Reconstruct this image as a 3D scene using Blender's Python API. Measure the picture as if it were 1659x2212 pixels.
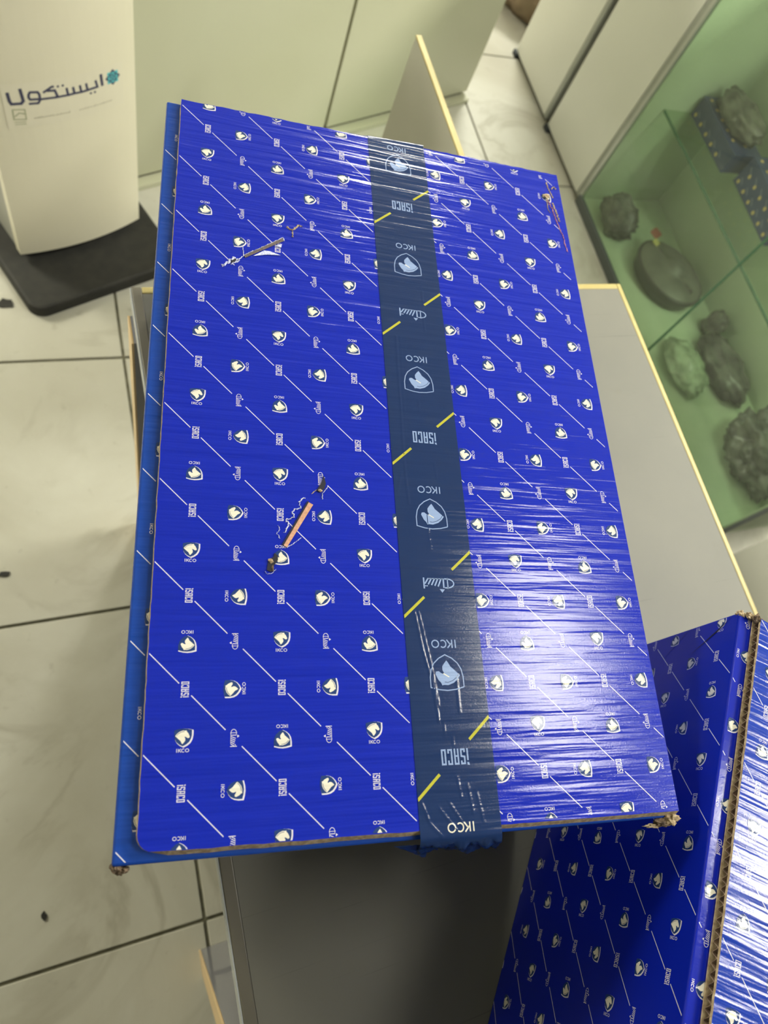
import bpy, bmesh, math, random
from mathutils import Vector, Matrix, noise
from mathutils.geometry import tessellate_polygon

scene = bpy.context.scene
for o in list(bpy.data.objects):
    bpy.data.objects.remove(o)
COL = scene.collection

# ------------------------------------------------------------------ camera
cam_d = bpy.data.cameras.new('camera'); cam = bpy.data.objects.new('camera', cam_d); COL.objects.link(cam)
cam_d.sensor_fit = 'VERTICAL'; cam_d.sensor_height = 36.0; cam_d.sensor_width = 27.0
cam_d.lens = 1519.0 / 2212.0 * 36.0
cam_d.clip_start = 0.02; cam_d.clip_end = 40
RGT = Vector((0.92778479, -0.23830308, 0.28710107)); UPV = Vector((0.12050061, 0.91960812, 0.37389906)); BCK = Vector((-0.35312177, -0.31230201, 0.88191409))
cam.matrix_world = Matrix(((RGT.x, UPV.x, BCK.x, 0), (RGT.y, UPV.y, BCK.y, 0), (RGT.z, UPV.z, BCK.z, 1.5), (0, 0, 0, 1)))
cam_d.dof.use_dof = True; cam_d.dof.focus_distance = 0.56; cam_d.dof.aperture_fstop = 7.0
scene.camera = cam

# ------------------------------------------------------------------ world, lamps, exposure
world = bpy.data.worlds.new('world'); scene.world = world; world.use_nodes = True
bg = world.node_tree.nodes['Background']; bg.inputs[0].default_value = (0.9, 0.92, 0.85, 1); bg.inputs[1].default_value = 0.2
LAMPS = [(1.36, 0.16, 14, 0.24, 0.60, (1.0, 0.98, 0.86)), (1.90, 3.55, 75, 0.6, 0.6, (1.0, 0.995, 0.93)), (-2.4, 3.2, 105, 0.6, 1.0, (1.0, 0.97, 0.80)), (2.05, -0.75, 30, 0.24, 0.60, (1.0, 0.98, 0.86)), (3.3, 0.85, 150, 0.6, 1.2, (1.0, 0.98, 0.84))]  # first is the room's own lamp; the other four are added fill lights
CEIL = 2.85
for (lx, ly, pw, lsx, lsy, lcol) in LAMPS:
    ld = bpy.data.lights.new('ceiling_or_fill_lamp_light', 'AREA'); ld.shape = 'RECTANGLE'; ld.size = lsx; ld.size_y = lsy
    ld.energy = pw; ld.color = lcol
    lo = bpy.data.objects.new('ceiling_or_fill_lamp_light', ld); COL.objects.link(lo); lo.location = (lx, ly, CEIL - 0.075)
scene.view_settings.view_transform = 'Standard'; scene.view_settings.look = 'None'
scene.view_settings.exposure = 0.27; scene.view_settings.gamma = 1.0; scene.view_settings.use_curve_mapping = False

# ------------------------------------------------------------------ helpers
def srgb(r, g, b):
    f = lambda c: (c/255/12.92) if c/255 <= 0.04045 else ((c/255+0.055)/1.055)**2.4
    return (f(r), f(g), f(b), 1)

def tag(o, label=None, cat=None, group=None, kind=None):
    if label: o['label'] = label
    if cat: o['category'] = cat
    if group: o['group'] = group
    if kind: o['kind'] = kind
    return o

def empty(name, loc=(0, 0, 0), rz=0.0):
    o = bpy.data.objects.new(name, None); COL.objects.link(o); o.location = loc; o.rotation_euler = (0, 0, rz)
    o.empty_display_size = 0.05
    return o

def link(name, me, parent=None):
    o = bpy.data.objects.new(name, me); COL.objects.link(o)
    if parent: o.parent = parent
    return o

def mesh(name, verts, faces, mats, parent=None, fm=None, smooth=False):
    me = bpy.data.meshes.new(name); me.from_pydata([tuple(v) for v in verts], [], faces)
    for m in (mats if isinstance(mats, (list, tuple)) else [mats]): me.materials.append(m)
    if fm: me.polygons.foreach_set('material_index', fm)
    if smooth: me.polygons.foreach_set('use_smooth', [True]*len(me.polygons))
    me.update()
    return link(name, me, parent)

def from_bm(name, bm, mats, parent=None, smooth=False):
    me = bpy.data.meshes.new(name); bm.to_mesh(me); bm.free()
    for m in (mats if isinstance(mats, (list, tuple)) else [mats]): me.materials.append(m)
    if smooth: me.polygons.foreach_set('use_smooth', [True]*len(me.polygons))
    return link(name, me, parent)

def bm_box(bm, lo, hi):
    x0, y0, z0 = lo; x1, y1, z1 = hi
    v = [bm.verts.new(p) for p in ((x0,y0,z0),(x1,y0,z0),(x1,y1,z0),(x0,y1,z0),(x0,y0,z1),(x1,y0,z1),(x1,y1,z1),(x0,y1,z1))]
    return [bm.faces.new([v[i] for i in f]) for f in ((0,3,2,1),(4,5,6,7),(0,1,5,4),(1,2,6,5),(2,3,7,6),(3,0,4,7))]

def box(name, lo, hi, mat, parent=None, bevel=0.0, seg=2, smooth=False):
    bm = bmesh.new(); bm_box(bm, lo, hi)
    if bevel: bmesh.ops.bevel(bm, geom=list(bm.edges), offset=bevel, segments=seg, affect='EDGES', profile=0.5)
    return from_bm(name, bm, mat, parent, smooth)

def prism(name, outline, z0, z1, mat, parent=None, smooth=False, bevel=0.0):
    bm = bmesh.new(); n = len(outline)
    a = [bm.verts.new((x, y, z0)) for x, y in outline]; b = [bm.verts.new((x, y, z1)) for x, y in outline]
    bm.faces.new(a[::-1]); top = bm.faces.new(b)
    for i in range(n): bm.faces.new((a[i], a[(i+1) % n], b[(i+1) % n], b[i]))
    bmesh.ops.recalc_face_normals(bm, faces=list(bm.faces))
    if bevel: bmesh.ops.bevel(bm, geom=list(top.edges), offset=bevel, segments=2, affect='EDGES', profile=0.5)
    return from_bm(name, bm, mat, parent, smooth)

def tube(name, pts, r, mat, parent=None, n=8):
    vs, fs = [], []
    pts = [Vector(p) for p in pts]
    for i, p in enumerate(pts):
        t = (pts[min(i+1, len(pts)-1)] - pts[max(i-1, 0)]).normalized()
        a = t.orthogonal().normalized() if abs(t.z) > 0.9 else t.cross(Vector((0, 0, 1))).normalized(); b = t.cross(a)
        for k in range(n):
            q = 2*math.pi*k/n; vs.append(p + (a*math.cos(q) + b*math.sin(q))*r)
    for i in range(len(pts)-1):
        for k in range(n): fs.append((i*n+k, i*n+(k+1) % n, (i+1)*n+(k+1) % n, (i+1)*n+k))
    fs.append(tuple(range(n))[::-1]); fs.append(tuple((len(pts)-1)*n+k for k in range(n)))
    return mesh(name, vs, fs, mat, parent, smooth=True)

def lump(name, c, s, mat, parent=None, amp=0.25, freq=2.5, seed=0, sub=4, rz=0.0, flat=None):
    bm = bmesh.new(); bmesh.ops.create_icosphere(bm, subdivisions=sub, radius=1.0)
    off = Vector((seed*3.7, seed*1.3, seed*7.1))
    for v in bm.verts:
        d = v.co.normalized()
        k = 1 + amp*noise.noise(d*freq + off) + amp*0.45*noise.noise(d*freq*3 + off) + amp*0.25*abs(noise.noise(d*freq*7 + off))
        p = d*k; p = Vector((p.x*s[0], p.y*s[1], p.z*s[2]))
        p.rotate(Matrix.Rotation(rz, 3, 'Z')); v.co = p
    zmin = min(v.co.z for v in bm.verts)
    if flat is not None:
        for v in bm.verts: v.co.z = max(v.co.z, -flat)
        zmin = -flat
    for v in bm.verts: v.co += Vector((c[0], c[1], c[2] - zmin))
    return from_bm(name, bm, mat, parent, smooth=True)

# ------------------------------------------------------------------ materials
MATS = {}
def mat(name, col, rough=0.5, metal=0.0, spec=0.5, **kw):
    if name in MATS: return MATS[name]
    m = bpy.data.materials.new(name); m.use_nodes = True; MATS[name] = m
    p = m.node_tree.nodes['Principled BSDF']
    p.inputs['Base Color'].default_value = col; p.inputs['Roughness'].default_value = rough; p.inputs['Metallic'].default_value = metal
    p.inputs['Specular IOR Level'].default_value = spec
    for k, v in kw.items(): p.inputs[k.replace('_', ' ')].default_value = v
    return m

def N(m, t, **kw):
    n = m.node_tree.nodes.new(t)
    for k, v in kw.items():
        if k in n.inputs: n.inputs[k].default_value = v
        else: setattr(n, k, v)
    return n
def L(m, a, b): m.node_tree.links.new(a, b)

def mottled(name, c1, c2, scale, rough=0.5, detail=4, lo=0.35, hi=0.65, bump=0.0, spec=0.5, stretch=(1, 1, 1), metal=0.0, dist=0.0):
    m = mat(name, c1, rough, metal, spec); p = m.node_tree.nodes['Principled BSDF']
    tc = N(m, 'ShaderNodeTexCoord'); mp = N(m, 'ShaderNodeMapping'); mp.inputs['Scale'].default_value = stretch
    nz = N(m, 'ShaderNodeTexNoise', Scale=scale, Detail=detail, Distortion=dist); cr = N(m, 'ShaderNodeValToRGB')
    cr.color_ramp.elements[0].position = lo; cr.color_ramp.elements[1].position = hi
    cr.color_ramp.elements[0].color = c1; cr.color_ramp.elements[1].color = c2
    L(m, tc.outputs['Object'], mp.inputs['Vector']); L(m, mp.outputs[0], nz.inputs['Vector']); L(m, nz.outputs['Fac'], cr.inputs[0]); L(m, cr.outputs[0], p.inputs['Base Color'])
    if bump:
        b = N(m, 'ShaderNodeBump', Strength=1.0, Distance=bump); L(m, nz.outputs['Fac'], b.inputs['Height']); L(m, b.outputs[0], p.inputs['Normal'])
    return m

def carton_bump(m, wash=0.00090, grain=0.00006, dull=0.13):
    """washboard ripple of corrugated board (ridges along local x) plus fine varnish grain"""
    p = m.node_tree.nodes['Principled BSDF']
    tc = N(m, 'ShaderNodeTexCoord'); mp = N(m, 'ShaderNodeMapping'); mp.inputs['Scale'].default_value = (8, 150, 14)
    nz = N(m, 'ShaderNodeTexNoise', Scale=1.0, Detail=2.0, Roughness=0.55)
    L(m, tc.outputs['Object'], mp.inputs['Vector']); L(m, mp.outputs[0], nz.inputs['Vector'])
    n2 = N(m, 'ShaderNodeTexNoise', Scale=750.0, Detail=4.0, Roughness=0.65); L(m, tc.outputs['Object'], n2.inputs['Vector'])
    b1 = N(m, 'ShaderNodeBump', Strength=1.0, Distance=wash); L(m, nz.outputs['Fac'], b1.inputs['Height'])
    b2 = N(m, 'ShaderNodeBump', Strength=1.0, Distance=grain); L(m, n2.outputs['Fac'], b2.inputs['Height']); L(m, b1.outputs[0], b2.inputs['Normal'])
    L(m, b2.outputs[0], p.inputs['Normal'])
    # uneven varnish: small glossy flecks in a duller coat
    base = p.inputs['Roughness'].default_value
    n3 = N(m, 'ShaderNodeTexNoise', Scale=800.0, Detail=3.0, Roughness=0.6); L(m, tc.outputs['Object'], n3.inputs['Vector'])
    mr = N(m, 'ShaderNodeMapRange'); mr.inputs[1].default_value = 0.50; mr.inputs[2].default_value = 0.60; mr.inputs[3].default_value = dull; mr.inputs[4].default_value = base
    L(m, n3.outputs['Fac'], mr.inputs[0]); L(m, mr.outputs[0], p.inputs['Roughness'])
    return m

def ink(name, col, rough=0.08, spec=0.4, **kw): 
    if name in MATS: return MATS[name]
    return carton_bump(mat(name, col, rough, 0, spec), **kw)

BLUE = ink('carton_blue', (0.0035, 0.016, 0.39, 1))
BLUE2 = ink('carton_cyan_blue', (0.008, 0.050, 0.32, 1))
BLUE3 = ink('carton_sheen_blue', (0.010, 0.040, 0.36, 1))  # lid blue shifted towards cyan to carry the glare sheen
BLUEW = ink('carton_wall_blue', (0.0035, 0.014, 0.36, 1), wash=0.00012, grain=0.00004)
PRT_WHITE = ink('print_white', (0.66, 0.64, 0.74, 1))
PRT_CREAM = ink('print_cream', (0.72, 0.69, 0.60, 1))
PRT_NAVY = ink('print_navy', (0.018, 0.045, 0.17, 1))
RAW = mottled('raw_board', srgb(150, 128, 100), srgb(190, 172, 142), 300, 0.9)
RAWMID = mottled('raw_board_brown', srgb(112, 92, 80), srgb(156, 132, 112), 250, 0.9)
RAWDARK = mottled('raw_board_shade', srgb(74, 62, 52), srgb(128, 108, 88), 400, 0.9)
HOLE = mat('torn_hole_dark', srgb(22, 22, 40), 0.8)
PALE = mottled('scuffed_paper', srgb(150, 160, 215), srgb(225, 225, 240), 900, 0.6)
TAN = mottled('kraft_tan', srgb(186, 138, 112), srgb(206, 160, 132), 500, 0.85)
GREYSLIT = mottled('grey_slit', srgb(78, 70, 72), srgb(112, 98, 96), 600, 0.85)

# ------------------------------------------------------------------ flat print: strokes and shapes in millimetres
def stroke(pts, w):
    """list of convex polygons for a polyline of width w with mitred joints"""
    P = [Vector(p) for p in pts]; n = len(P); out = []; Lf, Rt = [], []
    for i in range(n):
        d1 = (P[i]-P[i-1]).normalized() if i else None; d2 = (P[i+1]-P[i]).normalized() if i < n-1 else None
        d = ((d1 or d2) + (d2 or d1)); 
        if d.length < 1e-6: d = d2.copy()
        d.normalize(); nn = Vector((-d.y, d.x)); k = 1.0
        if d1 and d2: k = 1/max(0.45, nn.dot(Vector((-d1.y, d1.x))))
        Lf.append(P[i] + nn*w/2*k); Rt.append(P[i] - nn*w/2*k)
    for i in range(n-1): out.append([tuple(Lf[i]), tuple(Rt[i]), tuple(Rt[i+1]), tuple(Lf[i+1])])
    return out

def tess(poly):
    return [[poly[i] for i in t] for t in tessellate_polygon([[Vector((x, y, 0)) for x, y in poly]])]

def arc(cx, cy, rx, ry, a0, a1, n):
    return [(cx + rx*math.cos(math.radians(a0 + (a1-a0)*i/n)), cy + ry*math.sin(math.radians(a0 + (a1-a0)*i/n))) for i in range(n+1)]

SH = [(-.5, .40), (-.25, .465), (0, .49), (.25, .465), (.5, .40), (.5, .12), (.455, -.10), (.36, -.27), (.2, -.41), (0, -.51), (-.2, -.41), (-.36, -.27), (-.455, -.10), (-.5, .12)]
HORSE = [(-.434, .075), (-.35, .19), (-.215, .30), (-.03, .366), (.12, .357), (.165, .375), (.20, .29), (.275, .21), (.358, .03), (.33, -.04), (.24, -.05), (.18, 0.0), (.113, .03), (.07, .015), (.12, -.08), (.117, -.19), (.05, -.283), (-.034, -.37), (-.083, -.30), (-.14, -.19), (-.25, -.095)]
def scale(poly, s, dx=0, dy=0): return [(x*s+dx, y*s+dy) for x, y in poly]

def ikco(h, w, sw):
    """letters I K C O centred on the origin, x right, y up"""
    g = w/16.0; P = []
    x = -w/2; P += stroke([(x+sw/2, -h/2), (x+sw/2, h/2)], sw)
    kx = x + g*2.2; P += stroke([(kx+sw/2, -h/2), (kx+sw/2, h/2)], sw)
    P += stroke([(kx+sw, -h*.08), (kx+g*3.4, h/2)], sw*1.05) + stroke([(kx+g*1.5, h*.08), (kx+g*3.7, -h/2)], sw*1.05)
    cx = x + g*8.6; P += stroke(arc(cx, 0, g*2.1, h/2-sw*.4, 50, 310, 9), sw)
    ox = x + g*13.6; P += stroke(arc(ox, 0, g*2.25, h/2-sw*.4, 0, 360, 12), sw)
    return P

def isaco(wd, h, sw):
    """condensed block word centred on the origin"""
    P = []; lw = wd*0.178; gap = wd*0.060; b = -h/2; t = h/2; e = sw/2
    x = -wd/2
    P += stroke([(x+e, b), (x+e, t-h*.24)], sw); P += [[(x-sw*.1, t-h*.13), (x+sw*1.25, t-h*.13), (x+sw*.9, t+h*.03), (x-sw*.4, t+h*.06)]]
    x += sw + gap
    P += stroke([(x+lw-e, t-h*.24), (x+lw-e, t-e), (x+e, t-e), (x+e, h*.02), (x+lw-e, -h*.02), (x+lw-e, b+e), (x+e, b+e), (x+e, b+h*.24)], sw)
    x += lw + gap
    P += stroke([(x+e, b), (x+e, t-e), (x+lw-e, t-e), (x+lw-e, b)], sw) + stroke([(x+sw, -h*.04), (x+lw-sw, -h*.04)], sw*.9)
    x += lw + gap
    P += stroke([(x+lw-e, t-h*.28), (x+lw-e, t-e), (x+e, t-e), (x+e, b+e), (x+lw-e, b+e), (x+lw-e, b+h*.28)], sw)
    x += lw + gap
    P += stroke([(x+e, 0), (x+e, t-e), (x+lw-e, t-e), (x+lw-e, b+e), (x+e, b+e), (x+e, 0)], sw)
    return P

def persian(wd, h, sw):
    """slanted Persian word mark: loop at the left, flag on top, hatch strokes, upright stroke at the right"""
    P = []; X = lambda f: f*wd; Y = lambda f: f*h
    P += stroke([(X(-.20), Y(.40))] + [(X(-.27)+x, y) for x, y in arc(0, 0, X(.23), Y(.42), 100, 260, 8)] + [(X(-.20), Y(-.42))], sw*.8)
    P += stroke([(X(-.30), Y(-.5)), (X(-.30), Y(.5))], sw*.7)
    P += stroke([(X(-.165), Y(-.45)), (X(-.165), Y(.42))], sw)
    P += [[(X(-.19), Y(.55)), (X(-.02), Y(.52)), (X(-.10), Y(.86))]]
    for k in range(5):
        x = -.10 + k*.105
        P += stroke([(X(x), Y(-.45)), (X(x+.12), Y(.30 - .06*k))], sw*.95)
    P += stroke([(X(-.165), Y(-.42)), (X(.33), Y(-.42))], sw*.55)
    for dx in (.37, .42): P += [[(X(dx-.018), Y(.20)), (X(dx+.018), Y(.20)), (X(dx+.018), Y(.31)), (X(dx-.018), Y(.31))]]
    P += stroke([(X(.47), Y(-.5)), (X(.47), Y(.5))], sw)
    return P

ROT = {'up': lambda x, y: (x, -y), 'cw': lambda x, y: (y, x), '180': lambda x, y: (-x, y), 'ccw': lambda x, y: (-y, -x)}
PW = 31.2   # lattice pitch, mm
G_IKCO = ikco(2.2, 7.6, 0.36); G_ISACO = isaco(9.8, 4.9, 0.53); G_PERS = persian(10.8, 4.3, 0.46)
G_SH = tess(scale(SH, 11.6)); G_SHI = tess(scale(SH, 10.7)); G_HORSE = tess(scale(HORSE, 11.2))
G_MANE = stroke(scale([(-.36, .10), (-.28, .19), (-.16, .265), (-.02, .305), (.06, .30)], 11.2), 0.28)

def clip(poly, r):
    for axis, val, keep in ((0, r[0], 1), (0, r[1], -1), (1, r[2], 1), (1, r[3], -1)):
        out = []; n = len(poly)
        for i in range(n):
            a, b = poly[i], poly[(i+1) % n]; da = (a[axis]-val)*keep; db = (b[axis]-val)*keep
            if da >= 0: out.append(a)
            if (da >= 0) != (db >= 0):
                t = da/(da-db); out.append((a[0]+(b[0]-a[0])*t, a[1]+(b[1]-a[1])*t))
        poly = out
        if len(poly) < 3: return None
    return poly

def lattice_print(rect, u0, v0, i0, j0, rot=False, holes=()):
    """polygons (material index, layer, poly) of the wrapping print inside rect=(u0,u1,v0,v1) in mm;
    lattice point (i0,j0) lies at (u0,v0)"""
    out = []; s = -1 if rot else 1
    ulo, uhi, vlo, vhi = rect
    def emit(polys, pu, pv, o, mi, layer, du=0, dv=0):
        f = ROT[o]
        for p in polys:
            q = []
            for x, y in p:
                a, b = f(x, y); q.append((pu + s*(a) + du, pv + s*(b) + dv))
            c = clip(q, rect)
            if c: out.append((mi, layer, c))
    n = int(max(uhi-ulo, vhi-vlo)/PW) + 40
    for i in range(-n, n):
        pu = u0 + s*(i-i0)*PW
        if pu < ulo-20 or pu > uhi+20: continue
        for j in range(-n, n):
            pv = v0 + s*(j-j0)*PW
            if pv < vlo-20 or pv > vhi+20: continue
            if (i+j) % 2 == 0:
                k = ((i+j)//2) % 2
                o = ('up' if k == 0 else '180') if i % 2 == 0 else ('cw' if k == 1 else 'ccw')
                sh = lambda ps: [[(x, y+1.7) for x, y in p] for p in ps]
                emit(sh(G_SH), pu, pv, o, 0, 0, 0.45, 0.35); emit(sh(G_SHI), pu, pv, o, 2, 1, -0.1, -0.1)
                emit(sh(G_HORSE), pu, pv, o, 1, 2); emit(sh(G_MANE), pu, pv, o, 2, 3)
                emit([[(x, y-6.2) for x, y in p] for p in G_IKCO], pu, pv, o, 0, 0)
            else:
                k = ((i+j-1)//2) % 2; o = 'cw' if k == 0 else 'ccw'
                emit(G_ISACO if i % 2 == 0 else G_PERS, pu, pv, o, 0, 0)
                a, b = (3.9, 5.2) if i % 2 == 0 else (5.2, 3.9)
                emit(stroke([(a, a), (PW-b, PW-b)], 0.62) if True else [], pu, pv, 'line', 0, 0)
    return out
ROT['line'] = lambda x, y: (x, y)

def print_mesh(name, parts, parent, mats):
    """parts: list of (polys, mapping(u,v,layer)->3D)"""
    vs, fs, fm = [], [], []
    for polys, mp in parts:
        for mi, layer, p in polys:
            b = len(vs); q = [mp(u, v, layer) for u, v in p]
            vs += q; fs.append(tuple(range(b, b+len(q)))); fm.append(mi)
    return mesh(name, vs, fs, mats, parent, fm)

def flip_faces(o):
    o.data.flip_normals(); return o

# ================================================================== the room
GROUT = mottled('grout', srgb(92, 90, 74), srgb(120, 117, 98), 60, 0.9)
def marble():
    m = mat('marble_tile', (0.6, 0.58, 0.5, 1), 0.28); p = m.node_tree.nodes['Principled BSDF']
    g = N(m, 'ShaderNodeNewGeometry')
    n1 = N(m, 'ShaderNodeTexNoise', Scale=1.6, Detail=6.0, Roughness=0.6, Distortion=1.2); L(m, g.outputs['Position'], n1.inputs['Vector'])
    cr = N(m, 'ShaderNodeValToRGB'); e = cr.color_ramp.elements
    e[0].position = 0.35; e[0].color = (0.50, 0.48, 0.40, 1); e[1].position = 0.68; e[1].color = (0.62, 0.61, 0.54, 1); L(m, n1.outputs['Fac'], cr.inputs[0])
    n2 = N(m, 'ShaderNodeTexNoise', Scale=2.3, Detail=5.0, Roughness=0.55, Distortion=2.0); L(m, g.outputs['Position'], n2.inputs['Vector'])
    sb = N(m, 'ShaderNodeMath', operation='SUBTRACT'); sb.inputs[1].default_value = 0.5; L(m, n2.outputs['Fac'], sb.inputs[0])
    ab = N(m, 'ShaderNodeMath', operation='ABSOLUTE'); L(m, sb.outputs[0], ab.inputs[0])
    vr = N(m, 'ShaderNodeValToRGB'); v = vr.color_ramp.elements; v[0].position = 0.0; v[0].color = (0.62, 0.62, 0.62, 1); v[1].position = 0.05; v[1].color = (0, 0, 0, 1); L(m, ab.outputs[0], vr.inputs[0])
    n3 = N(m, 'ShaderNodeTexNoise', Scale=3.0, Detail=2.0); L(m, g.outputs['Position'], n3.inputs['Vector'])
    mu = N(m, 'ShaderNodeMath', operation='MULTIPLY'); L(m, vr.outputs[0], mu.inputs[0])
    r3 = N(m, 'ShaderNodeMapRange'); r3.inputs[1].default_value = 0.42; r3.inputs[2].default_value = 0.62; L(m, n3.outputs['Fac'], r3.inputs[0]); L(m, r3.outputs[0], mu.inputs[1])
    mx = N(m, 'ShaderNodeMixRGB'); mx.inputs[2].default_value = (0.36, 0.34, 0.27, 1); L(m, mu.outputs[0], mx.inputs[0]); L(m, cr.outputs[0], mx.inputs[1])
    n4 = N(m, 'ShaderNodeTexNoise', Scale=28.0, Detail=3.0); L(m, g.outputs['Position'], n4.inputs['Vector'])
    r4 = N(m, 'ShaderNodeMapRange'); r4.inputs[1].default_value = 0.66; r4.inputs[2].default_value = 0.80; r4.inputs[4].default_value = 0.45; L(m, n4.outputs['Fac'], r4.inputs[0])
    mx2 = N(m, 'ShaderNodeMixRGB'); mx2.inputs[2].default_value = (0.30, 0.28, 0.22, 1); L(m, r4.outputs[0], mx2.inputs[0]); L(m, mx.outputs[0], mx2.inputs[1])
    L(m, mx2.outputs[0], p.inputs['Base Color'])
    return m
MARBLE = marble()
WALLP = mottled('wall_paint', (0.62, 0.62, 0.55, 1), (0.68, 0.67, 0.60, 1), 3, 0.7)
CEILP = mottled('ceiling_paint', (0.42, 0.42, 0.38, 1), (0.48, 0.48, 0.44, 1), 2, 0.8)
DIMW = mottled('shelf_wall', (0.20, 0.20, 0.18, 1), (0.28, 0.27, 0.24, 1), 2, 0.7)

DARKW = mottled('darkened_near_wall', (0.05, 0.05, 0.05, 1), (0.09, 0.085, 0.08, 1), 3, 0.6)  # unseen near wall darkened to keep bounced light off the desk
X0, X1, Y0, Y1 = -3.0, 4.3, -1.3, 4.0
fl = box('floor', (X0, Y0, -0.06), (X1, Y1, -0.004), GROUT); tag(fl, kind='structure')
TILE = 0.6015; GX, GY = 0.060, 0.998
tile_me = None
ix0 = math.floor((X0-GX)/TILE); ix1 = math.ceil((X1-GX)/TILE); iy0 = math.floor((Y0-GY)/TILE); iy1 = math.ceil((Y1-GY)/TILE)
full = None
for i in range(ix0, ix1):
    for j in range(iy0, iy1):
        x, y = GX + i*TILE, GY + j*TILE
        lo = (max(x+0.0030, X0), max(y+0.0030, Y0)); hi = (min(x+TILE-0.0030, X1), min(y+TILE-0.0030, Y1))
        if hi[0]-lo[0] < 0.02 or hi[1]-lo[1] < 0.02: continue
        if hi[0]-lo[0] > TILE-0.008 and hi[1]-lo[1] > TILE-0.008:
            if full is None:
                t = box('tile', (0, 0, -0.012), (TILE-0.0060, TILE-0.0060, 0.0), MARBLE, fl, 0.0012, 1); full = t.data
            else: t = link('tile', full, fl)
            t.location = (x+0.0030, y+0.0030, 0)
        else:
            box('tile', (lo[0], lo[1], -0.012), (hi[0], hi[1], 0.0), MARBLE, fl, 0.0012, 1)
tag(box('ceiling', (X0, Y0, CEIL), (X1, Y1, CEIL+0.1), CEILP), kind='structure')
tag(box('wall_far', (X0, Y1, 0), (X1, Y1+0.1, CEIL), WALLP), kind='structure')
tag(box('wall_right', (X1, Y0, 0), (X1+0.1, Y1, CEIL), WALLP), kind='structure')
tag(box('wall_left', (X0-0.1, Y0, 0), (X0, Y1, CEIL), WALLP), kind='structure')
tag(box('wall_near', (X0, Y0-0.1, 0), (X1, Y0, CEIL), DARKW), kind='structure')

WHITE_EN = mat('lamp_housing', (0.8, 0.8, 0.78, 1), 0.4)
DIFF = mat('lamp_diffuser', (0.9, 0.9, 0.88, 1), 0.4); DIFF.node_tree.nodes['Principled BSDF'].inputs['Emission Color'].default_value = (1, 0.97, 0.9, 1); DIFF.node_tree.nodes['Principled BSDF'].inputs['Emission Strength'].default_value = 3
for k, (lx, ly, pw, lsx, lsy, lcol) in enumerate(LAMPS):
    t = empty('ceiling_or_fill_light', (lx, ly, CEIL))
    tag(t, ['small white ceiling lamp above the aisle beside the desk', 'added square fill lamp past the white cabinets', 'added long fill lamp left of the water dispenser', 'added small fill lamp behind the photographer at the right', 'added long fill lamp past the glass display case'][k], 'ceiling lamp', 'ceiling lamps')
    box('housing', (-lsx/2-0.03, -lsy/2-0.03, -0.05), (lsx/2+0.03, lsy/2+0.03, 0), WHITE_EN, t, 0.008)
    box('diffuser', (-lsx/2, -lsy/2, -0.062), (lsx/2, lsy/2, -0.05), DIFF, t, 0.003)

# ================================================================== the desk
DESK = mottled('desk_laminate', (0.140, 0.138, 0.118, 1), (0.172, 0.166, 0.138, 1), 4, 0.62, detail=8, lo=0.3, hi=0.7)
def scratches(m):
    p = m.node_tree.nodes['Principled BSDF']; tc = N(m, 'ShaderNodeTexCoord'); src = p.inputs['Base Color'].links[0].from_socket
    prev = src
    for k, (ang, sx, sy) in enumerate(((0.5, 6, 260), (-0.9, 5, 300), (1.35, 4, 240))):
        mp = N(m, 'ShaderNodeMapping'); mp.inputs['Rotation'].default_value = (0, 0, ang); mp.inputs['Scale'].default_value = (sx, sy, 1); L(m, tc.outputs['Object'], mp.inputs['Vector'])
        nz = N(m, 'ShaderNodeTexNoise', Scale=1.0, Detail=1.0); L(m, mp.outputs[0], nz.inputs['Vector'])
        r = N(m, 'ShaderNodeMapRange'); r.inputs[1].default_value = 0.74; r.inputs[2].default_value = 0.84; r.inputs[4].default_value = 0.4; L(m, nz.outputs['Fac'], r.inputs[0])
        mx = N(m, 'ShaderNodeMixRGB'); mx.inputs[2].default_value = srgb(38, 37, 32); L(m, r.outputs[0], mx.inputs[0]); L(m, prev, mx.inputs[1]); prev = mx.outputs[0]
    nz = N(m, 'ShaderNodeTexNoise', Scale=9.0, Detail=4.0); L(m, tc.outputs['Object'], nz.inputs['Vector'])
    r = N(m, 'ShaderNodeMapRange'); r.inputs[1].default_value = 0.66; r.inputs[2].default_value = 0.76; r.inputs[4].default_value = 0.35; L(m, nz.outputs['Fac'], r.inputs[0])
    mx = N(m, 'ShaderNodeMixRGB'); mx.inputs[2].default_value = srgb(96, 88, 70); L(m, r.outputs[0], mx.inputs[0]); L(m, prev, mx.inputs[1])
    L(m, mx.outputs[0], p.inputs['Base Color'])
scratches(DESK)
TRIMC = mottled('cream_edge_band', srgb(170, 154, 92), srgb(184, 170, 112), 12, 0.5)
TRIMM = mottled('worn_metal_trim', (0.125, 0.115, 0.09, 1), (0.17, 0.155, 0.12, 1), 14, 0.45, stretch=(1, 0.4, 1))
PANELW = mat('glossy_shaded_white_panel', (0.24, 0.24, 0.28, 1), 0.06, spec=0.6)  # white laminate greyed so its colour carries the shade under the desk
EDGEB = mat('panel_edge_cream', srgb(226, 196, 150), 0.4)
TX0, TX1, TY0, TY1, TZ = 0.050, 0.795, -0.52, 0.600, 0.75
desk = empty('desk', (0.42, 0.04, 0)); tag(desk, 'grey topped desk with cream edging carrying the blue cartons', 'desk')
def dbox(name, lo, hi, m, bevel=0.001): 
    o = (0.42, 0.04, 0); return box(name, [lo[k]-o[k] for k in range(3)], [hi[k]-o[k] for k in range(3)], m, desk, bevel)
dbox('desk_top', (TX0+0.012, TY0+0.012, TZ-0.028), (TX1-0.008, TY1-0.010, TZ-0.0006), DESK, 0.0004)
dbox('edge_trim', (TX0, TY0, TZ-0.030), (TX0+0.012, TY1, TZ), TRIMM, 0.0012)
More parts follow.
